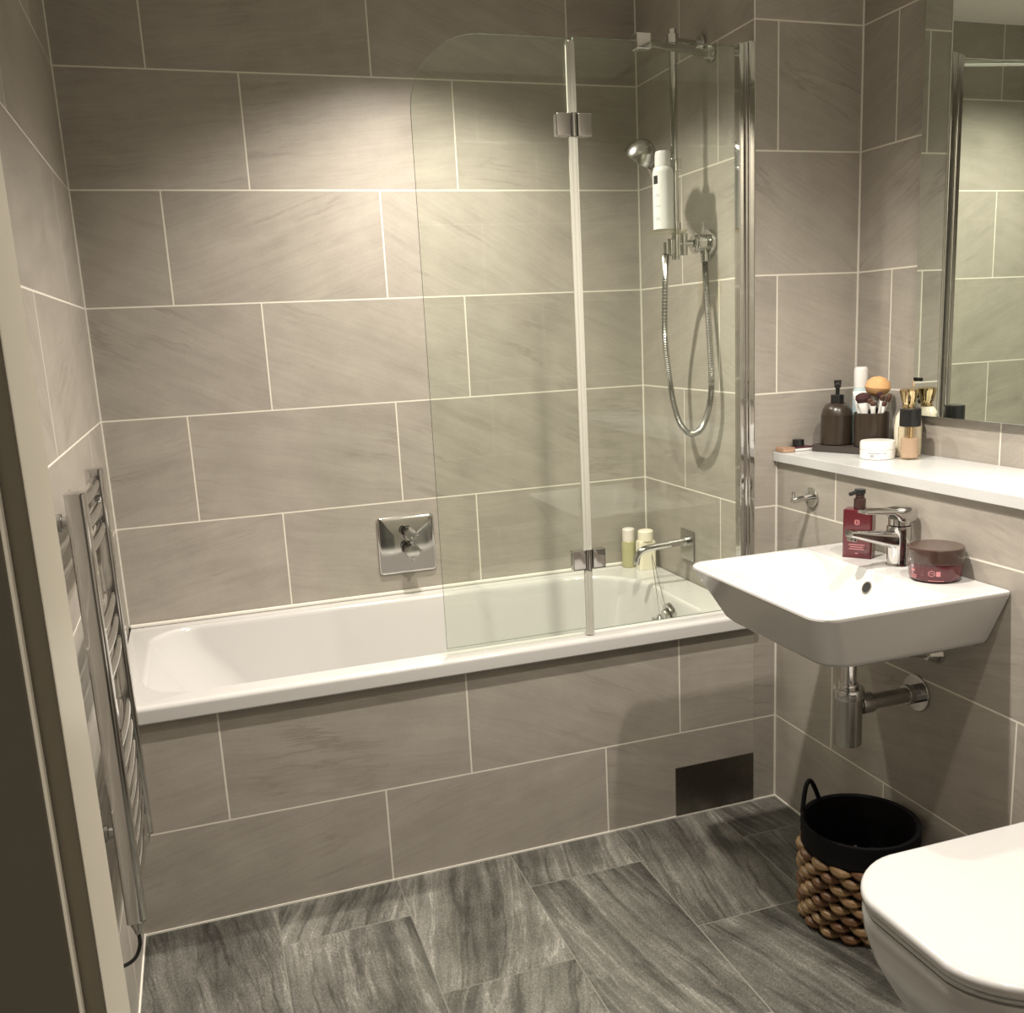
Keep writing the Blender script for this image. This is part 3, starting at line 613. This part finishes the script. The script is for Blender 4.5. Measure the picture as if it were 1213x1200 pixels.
for sgn in (1, -1):
    a = math.radians(118) if sgn == 1 else math.radians(298); P_ = []
    for i in range(17):
        t = i/16; aa = a + (t-0.5)*0.66; h_ = 0.062*math.sin(PI*t)
        P_.append((BX+0.121*RS*math.cos(aa), BY+0.121*RS*math.sin(aa), BH-0.006+h_))
    if sgn == 1:
        bm = BM(); tube(bm, P_, 0.0055, 10); mesh_obj('handle', bm, M_blk, bk)
M_bag = pbr('dark_burgundy_lining', (0.045, 0.012, 0.014), 0.5, noise=0.8, nscale=60, bump=0.6)
bm = BM(); g_ = 14
lo = [ring(0.107*q, 0.125 + 0.012*math.sin(q*9) - 0.02*q) for q in (1.0, 0.8, 0.6, 0.4, 0.2, 0.02)]
for lp in lo:
    for i, p in enumerate(lp): p.z += 0.006*math.sin(i*1.3)+0.004*math.sin(i*2.7)
loft(bm, lo, False, True); mesh_obj('lining', bm, M_bag, bk)

# ------------------------------------------------------------------ soap bottle and jar on the basin
M_red = pbr('deep_red_plastic', (0.085, 0.005, 0.012), 0.16, coat=0.6)
M_red_d = pbr('dark_brown_cap', (0.045, 0.022, 0.018), 0.22, coat=0.3)
M_pink = pbr('pale_pink_print', (0.55, 0.22, 0.24), 0.5)
sbx, sby = 1.655, -1.133; ang = math.atan2(-0.053, 0.041)
sb = thing('soap_dispenser', 'dark red rectangular hand soap pump bottle on the back of the washbasin', 'soap bottle', (sbx, sby, ZB+0.0005))
z = ZB+0.0005; H = 0.112
bm = BM(); loft(bm, [rrect(sbx-0.033, sbx+0.033, sby-0.019, sby+0.019, z+q, rr, 5) for q, rr in ((0, 0.004), (0.002, 0.006), (H-0.006, 0.006), (H-0.002, 0.005))] + [rrect(sbx-0.029, sbx+0.029, sby-0.015, sby+0.015, z+H, 0.005, 5)])
rot(bm, ang, (sbx, sby, 0)); mesh_obj('bottle', bm, M_red, sb)
bm = BM(); cyl(bm, (sbx, sby, z+H), (sbx, sby, z+H+0.024), 0.0135, 28, 0.002); cyl(bm, (sbx, sby, z+H+0.024), (sbx, sby, z+H+0.036), 0.010, 24, 0.001); mesh_obj('collar', bm, M_red_d, sb)
bm = BM(); cyl(bm, (sbx, sby, z+H+0.034), (sbx, sby, z+H+0.045), 0.0125, 24, 0.002); cyl(bm, (sbx, sby, z+H+0.041), (sbx-0.030, sby-0.004, z+H+0.036), 0.0045, 14); mesh_obj('pump_head', bm, M_black, sb)
out = Vector((math.sin(ang), -math.cos(ang), 0)); right = Vector((math.cos(ang), math.sin(ang), 0)); fo = Vector((sbx, sby, z)) + out*0.0192
bm = BM()
lathe(bm, fo + Vector((0, 0, 0.083)), out, [(0, 0.0060), (0.0004, 0.0060), (0.0004, 0.0050), (0, 0.0050)], 20, False, False)
for k in range(3):
    a = fo + Vector((0,0,0.078)) + right*(0.0035*(k-1)); tube(bm, [a, a+Vector((0,0,0.011))], 0.0006, 6)
mesh_obj('emblem', bm, M_pink, kid(sb, 'bottle'), smooth=0)
bm = BM()
for (zz, wd, off) in ((0.050, 0.018, -0.008), (0.030, 0.036, 0), (0.025, 0.030, 0), (0.020, 0.034, 0), (0.010, 0.006, 0)):
    a = fo + Vector((0,0,zz)) + right*off; p = [a-right*wd/2, a+right*wd/2, a+right*wd/2+Vector((0,0,0.0016)), a-right*wd/2+Vector((0,0,0.0016))]
    loft(bm, [p, [q+out*0.0003 for q in p]])
mesh_obj('print', bm, M_pink, kid(sb, 'bottle'), smooth=0)
jx, jy = 1.668, -1.366
jr = thing('body_cream_jar', 'round dark red cosmetic jar with brown lid on the right of the washbasin', 'jar', (jx, jy, ZB+0.0005))
bm = BM(); lathe(bm, (jx, jy, z), (0, 0, 1), [(0, 0.045), (0.003, 0.050), (0.012, 0.053), (0.040, 0.0535)], 48); mesh_obj('jar_body', bm, M_red, jr)
bm = BM(); lathe(bm, (jx, jy, z+0.0402), (0, 0, 1), [(0, 0.0555), (0.001, 0.0565), (0.026, 0.0565), (0.029, 0.055), (0.030, 0.052), (0.0292, 0.045), (0.0292, 0.002)], 48); mesh_obj('lid', bm, pbr('brown_lid', (0.050, 0.026, 0.021), 0.2, coat=0.5), jr)
bm = BM(); va = math.atan2(-2.963-jy, 0.2553-jx)
for k, (da, zz, wd, ht) in enumerate([(0.12, 0.016, 0.0085, 0.010), (0.05, 0.006, 0.030, 0.0012), (-0.9, 0.022, 0.010, 0.004), (-0.85, 0.014, 0.016, 0.0012), (-0.85, 0.011, 0.016, 0.0012), (-0.85, 0.008, 0.014, 0.0012)]): on_cyl(va+da, 0.0534, zz, wd, ht, (jx, jy, z), bm)
for k in range(14):
    a1 = va-0.12 + 0.11*math.cos(2*PI*k/14); on_cyl(a1, 0.0534, 0.0205+0.0055*math.sin(2*PI*k/14), 0.0022, 0.0014, (jx, jy, z), bm)
on_cyl(va-0.12, 0.0534, 0.0208, 0.006, 0.001, (jx, jy, z), bm)
mesh_obj('print', bm, M_pink, kid(jr, 'jar_body'))

# ------------------------------------------------------------------ things on the ledge
ZS = 1.0125
M_brown = pbr('dark_brown_ceramic', (0.032, 0.022, 0.015), 0.30, coat=0.2)
M_brownl = pbr('brown_grey_tray', (0.050, 0.040, 0.036), 0.38)
TA = math.atan2(-0.925, 0.380); TC = (1.878, -0.813)
bm = BM(); loft(bm, [rrect(TC[0]-0.103, TC[0]+0.103, TC[1]-0.049, TC[1]+0.049, ZS+q, rr, 6) for q, rr in ((0, 0.014), (0.001, 0.016), (0.015, 0.016), (0.017, 0.014))]); rot(bm, TA, (TC[0], TC[1], 0))
solo('tray', bm, M_brownl, 'low dark brown rectangular tray holding the pump bottle and brush cup', 'tray', (TC[0], TC[1], ZS))
ZTY = ZS+0.0175
dx, dy = 1.857, -0.766
dp = thing('lotion_dispenser', 'dark brown shouldered dispenser with black pump on the tray', 'dispenser', (dx, dy, ZTY))
bm = BM(); lathe(bm, (dx, dy, ZTY), (0, 0, 1), [(0, 0.0405), (0.002, 0.0430), (0.078, 0.0415), (0.0785, 0.0405), (0.092, 0.0375), (0.103, 0.030), (0.109, 0.019)], 40); mesh_obj('body', bm, M_brown, dp, smooth=40)
bm = BM(); cyl(bm, (dx, dy, ZTY+0.109), (dx, dy, ZTY+0.130), 0.0175, 24, 0.001); cyl(bm, (dx, dy, ZTY+0.130), (dx, dy, ZTY+0.150), 0.0055, 16)
cyl(bm, (dx, dy, ZTY+0.148), (dx, dy, ZTY+0.168), 0.0085, 20, 0.001, r2_=0.0100); cyl(bm, (dx, dy, ZTY+0.160), (dx-0.036, dy-0.048, ZTY+0.157), 0.0048, 12)
mesh_obj('pump', bm, M_black, dp)
cxp, cyp = 1.895, -0.858
cu = thing('brush_cup', 'dark brown straight cup full of makeup brushes on the tray', 'cup', (cxp, cyp, ZTY))
bm = BM(); lathe(bm, (cxp, cyp, ZTY), (0, 0, 1), [(0, 0.041), (0.002, 0.0430), (0.086, 0.0435), (0.087, 0.0425), (0.086, 0.0410), (0.006, 0.0400)], 40); mesh_obj('cup', bm, M_brown, cu, smooth=40)
M_wh = pbr('white_handle', (0.80, 0.79, 0.77), 0.3); M_bris = pbr('burgundy_bristle', (0.06, 0.016, 0.018), 0.8, noise=0.6, nscale=200)
M_brb = pbr('brown_bristle', (0.10, 0.045, 0.025), 0.8, noise=0.6, nscale=200)
M_gold = pbr('gold_metal', (0.80, 0.62, 0.36), 0.14, metal=1.0); M_silver = pbr('silver_ferrule', (0.62, 0.60, 0.58), 0.2, metal=1.0)
def brush(label, foot, tip, rh, fer, head, mh, mb, flare=1.3):
    """handle down in the cup, bristles up; foot and tip are (towards the right of the cup, towards its back, height)"""
    ex, ey = Vector((0.640, -0.768, 0)), Vector((0.768, 0.640, 0))
    o_ = Vector((cxp, cyp, ZTY))
    a = o_ + ex*foot[0] + ey*foot[1] + Vector((0, 0, foot[2])); b = o_ + ex*tip[0] + ey*tip[1] + Vector((0, 0, tip[2])); d = (b-a).normalized(); Lh = (b-a).length
    t = thing('makeup_brush', label, 'makeup brush', a, 'makeup brushes in the cup')
    bm = BM(); lathe(bm, a, d, [(0, rh*0.5), (Lh*0.1, rh*0.8), (Lh*0.7, rh), (Lh-fer, rh)], 14); mesh_obj('handle', bm, mh, t)
    bm = BM(); lathe(bm, a+d*(Lh-fer), d, [(0, rh*1.05), (fer, rh*flare)], 14); mesh_obj('ferrule', bm, M_silver if mh != M_wh else M_wh, t)
    bm = BM(); lathe(bm, b, d, [(0, rh*flare*0.95), (head*0.4, rh*flare*1.35), (head*0.75, rh*flare*1.25), (head*0.95, rh*flare*0.6), (head, rh*0.1)], 16); mesh_obj('bristles', bm, mb, t)
brush('burgundy powder brush with wide head on the left side of the brush cup', (-0.006, -0.014, 0.006), (-0.018, -0.014, 0.112), 0.0085, 0.035, 0.026, M_wh, M_bris, 1.7)
brush('thin makeup brush with black handle upright right of the burgundy powder brush', (-0.002, -0.006, 0.006), (0.000, -0.022, 0.112), 0.0045, 0.02, 0.012, M_black, M_brb)
brush('white handled makeup brush in the middle front of the cup', (0.006, -0.008, 0.006), (0.009, -0.026, 0.106), 0.0050, 0.03, 0.012, M_wh, M_brb)
brush('slanted white makeup brush leaning towards the right edge of the cup', (0.004, 0.002, 0.006), (0.028, -0.016, 0.118), 0.0040, 0.03, 0.016, M_wh, M_brb)
brush('black handled makeup brush standing behind the slanted white ones in the cup', (-0.002, 0.010, 0.006), (0.018, 0.000, 0.122), 0.0045, 0.025, 0.018, M_black, M_bris)
brush('outermost makeup brush leaning over the right rim of the cup', (0.010, -0.004, 0.006), (0.040, -0.006, 0.114), 0.0035, 0.03, 0.022, M_silver, M_brb)
brush('thin white makeup brush at the far right, just inside the outermost one', (0.016, -0.012, 0.006), (0.034, -0.022, 0.104), 0.0032, 0.03, 0.014, M_wh, M_brb)
t = thing('face_brush', 'large peach coloured rounded face brush standing at the back of the cup', 'brush', (cxp+0.010, cyp+0.006, ZTY+0.006))
fb = Vector((cxp, cyp, ZTY)) + Vector((0.768, 0.640, 0))*0.024 + Vector((0.640, -0.768, 0))*0.006
bm = BM(); cyl(bm, fb + Vector((0, 0, 0.006)), fb + Vector((0, 0, 0.125)), 0.008, 16); mesh_obj('handle', bm, M_wh, t)
bm = BM(); lathe(bm, fb + Vector((0, 0, 0.1252)), (0.05, -0.10, 1), [(0, 0.012), (0.010, 0.027), (0.024, 0.0325), (0.038, 0.0285), (0.048, 0.017), (0.052, 0.002)], 24); mesh_obj('sponge', bm, pbr('peach_foam', (0.66, 0.38, 0.17), 0.8, noise=0.25, nscale=80), t)
M_blue = pbr('pale_blue_plastic', (0.52, 0.66, 0.70), 0.3)
lx, ly = 1.925, -0.772
t = thing('lotion_bottle', 'tall pale blue bottle with white cap standing behind the tray against the wall', 'bottle', (lx, ly, ZS))
bm = BM(); lathe(bm, (lx, ly, ZS), (0, 0, 1), [(0, 0.019), (0.002, 0.0205), (0.150, 0.0205), (0.162, 0.017)], 28); mesh_obj('body', bm, M_blue, t)
bm = BM(); lathe(bm, (lx, ly, ZS+0.1622), (0, 0, 1), [(0, 0.0175), (0.045, 0.0180), (0.052, 0.0165), (0.054, 0.012)], 28); mesh_obj('cap', bm, M_wh, t)
tq = Vector((cxp, cyp, ZTY)) + Vector((0.768, 0.640, 0))*0.004
ex = Vector((0.640, -0.768, 0))
t = thing('cream_tube', 'crumpled white tube leaning out to the left of the brush cup', 'tube', tq + Vector((0, 0, 0.008)))
bm = BM(); lo = []
for q, a_, b_ in ((0, 0.010, 0.010), (0.03, 0.011, 0.009), (0.08, 0.014, 0.007), (0.125, 0.017, 0.003), (0.132, 0.017, 0.0015)):
    c_ = tq + Vector((0, 0, 0.008+q)) + ex*(-0.012-0.16*q)
    lo.append([c_ + ex*a_*math.cos(2*PI*i/20) + Vector((0.768, 0.64, 0))*b_*math.sin(2*PI*i/20) for i in range(20)])
loft(bm, lo); mesh_obj('body', bm, M_wh, t)
# white cream jar
M_jw = pbr('white_jar', (0.80, 0.78, 0.76), 0.25, coat=0.3)
t = thing('cream_jar', 'small white round cream jar at the front of the ledge', 'jar', (1.842, -0.952, ZS)); px_, py_ = 1.842, -0.952
bm = BM(); lathe(bm, (px_, py_, ZS), (0, 0, 1), [(0, 0.040), (0.002, 0.0415), (0.024, 0.0420), (0.025, 0.041)], 40); mesh_obj('jar_body', bm, M_jw, t)
bm = BM(); lathe(bm, (px_, py_, ZS+0.0252), (0, 0, 1), [(0, 0.0425), (0.016, 0.0420), (0.019, 0.040), (0.0195, 0.034), (0.0195, 0.002)], 40); mesh_obj('lid', bm, M_jw, t)
bm = BM(); va = math.atan2(-2.963-py_, 0.2553-px_)
for (da, zz, wd) in ((-0.2, 0.016, 0.034), (-0.3, 0.0115, 0.008), (-0.3, 0.0085, 0.010), (0.42, 0.016, 0.010)): on_cyl(va+da, 0.0421, zz, wd, 0.0013, (px_, py_, ZS), bm)
mesh_obj('print', bm, M_grey, kid(t, 'jar_body'))
# perfume bottle with black cap
px_, py_ = 1.890, -1.010
t = thing('perfume_bottle', 'clear ribbed glass perfume bottle with square black cap', 'perfume', (px_, py_, ZS))
bm = BM(); lo = []
for q, rr in ((0, 0.92), (0.002, 1.0), (0.078, 1.0), (0.080, 0.94)):
    lo.append([Vector((px_+0.0265*rr*(1+0.03*math.cos(24*a))*math.cos(a), py_+0.0265*rr*(1+0.03*math.cos(24*a))*math.sin(a), ZS+q)) for a in [2*PI*i/96 for i in range(96)]])
loft(bm, lo); mesh_obj('glass_body', bm, M_clear, t, smooth=60)
M_amber = pbr('amber_liquid', (0.80, 0.52, 0.25), 0.1, trans=0.6); M_rose = pbr('rose_liquid', (0.80, 0.62, 0.50), 0.15, trans=0.5)
bm = BM(); cyl(bm, (px_, py_, ZS+0.004), (px_, py_, ZS+0.052), 0.0205, 32, 0.001); mesh_obj('perfume_liquid', bm, M_rose, t)
bm = BM(); cyl(bm, (px_, py_, ZS+0.0525), (px_, py_, ZS+0.079), 0.008, 20); mesh_obj('pump_collar', bm, M_gold, t)
bm = BM(); cyl(bm, (px_, py_, ZS+0.0805), (px_, py_, ZS+0.123), 0.0250, 40, 0.002); mesh_obj('cap', bm, M_black, t)
# cream bottle with gold cap
px_, py_ = 1.928, -0.957
t = thing('gold_cap_bottle', 'cream shouldered lotion bottle with flared gold cap behind the perfume', 'bottle', (px_, py_, ZS))
M_bone = pbr('bone_glass', (0.72, 0.66, 0.55), 0.15, coat=0.5)
bm = BM(); lathe(bm, (px_, py_, ZS), (0, 0, 1), [(0, 0.029), (0.002, 0.032), (0.070, 0.0335), (0.098, 0.030), (0.116, 0.019), (0.120, 0.013)], 40); mesh_obj('body', bm, M_bone, t)
bm = BM(); lathe(bm, (px_, py_, ZS+0.1202), (0, 0, 1), [(0, 0.0150), (0.004, 0.0150), (0.008, 0.0140), (0.014, 0.0165), (0.040, 0.0225), (0.045, 0.0215), (0.047, 0.014)], 32); mesh_obj('cap', bm, M_gold, t)
# compacts and a small black pot at the left end
M_rg = pbr('rose_gold', (0.62, 0.40, 0.27), 0.25, metal=0.6); M_mauve = pbr('mauve_dark', (0.09, 0.03, 0.04), 0.3)
solo('compact', box(BM(), 1.717, 1.755, -0.728, -0.690, ZS, ZS+0.013, 0.003), M_rg, 'rose gold flat compact at the far left end of the ledge', 'compact', (1.736, -0.709, ZS))
t = thing('shadow_palette', 'slim dark mauve palette with pale base on the ledge', 'palette', (1.785, -0.706, ZS))
bm = BM(); box(bm, 1.758, 1.812, -0.724, -0.687, ZS, ZS+0.007, 0.002); mesh_obj('base', bm, M_jw, t)
bm = BM(); box(bm, 1.759, 1.811, -0.723, -0.688, ZS+0.0072, ZS+0.012, 0.0015); mesh_obj('lid', bm, M_mauve, t)
bm = BM(); lathe(bm, (1.778, -0.706, ZS+0.0122), (0, 0, 1), [(0, 0.0145), (0.001, 0.0155), (0.017, 0.0155), (0.018, 0.014)], 28)
solo('small_pot', bm, M_black, 'small black round pot resting on the dark mauve palette', 'pot', (1.778, -0.706, ZS+0.0122))
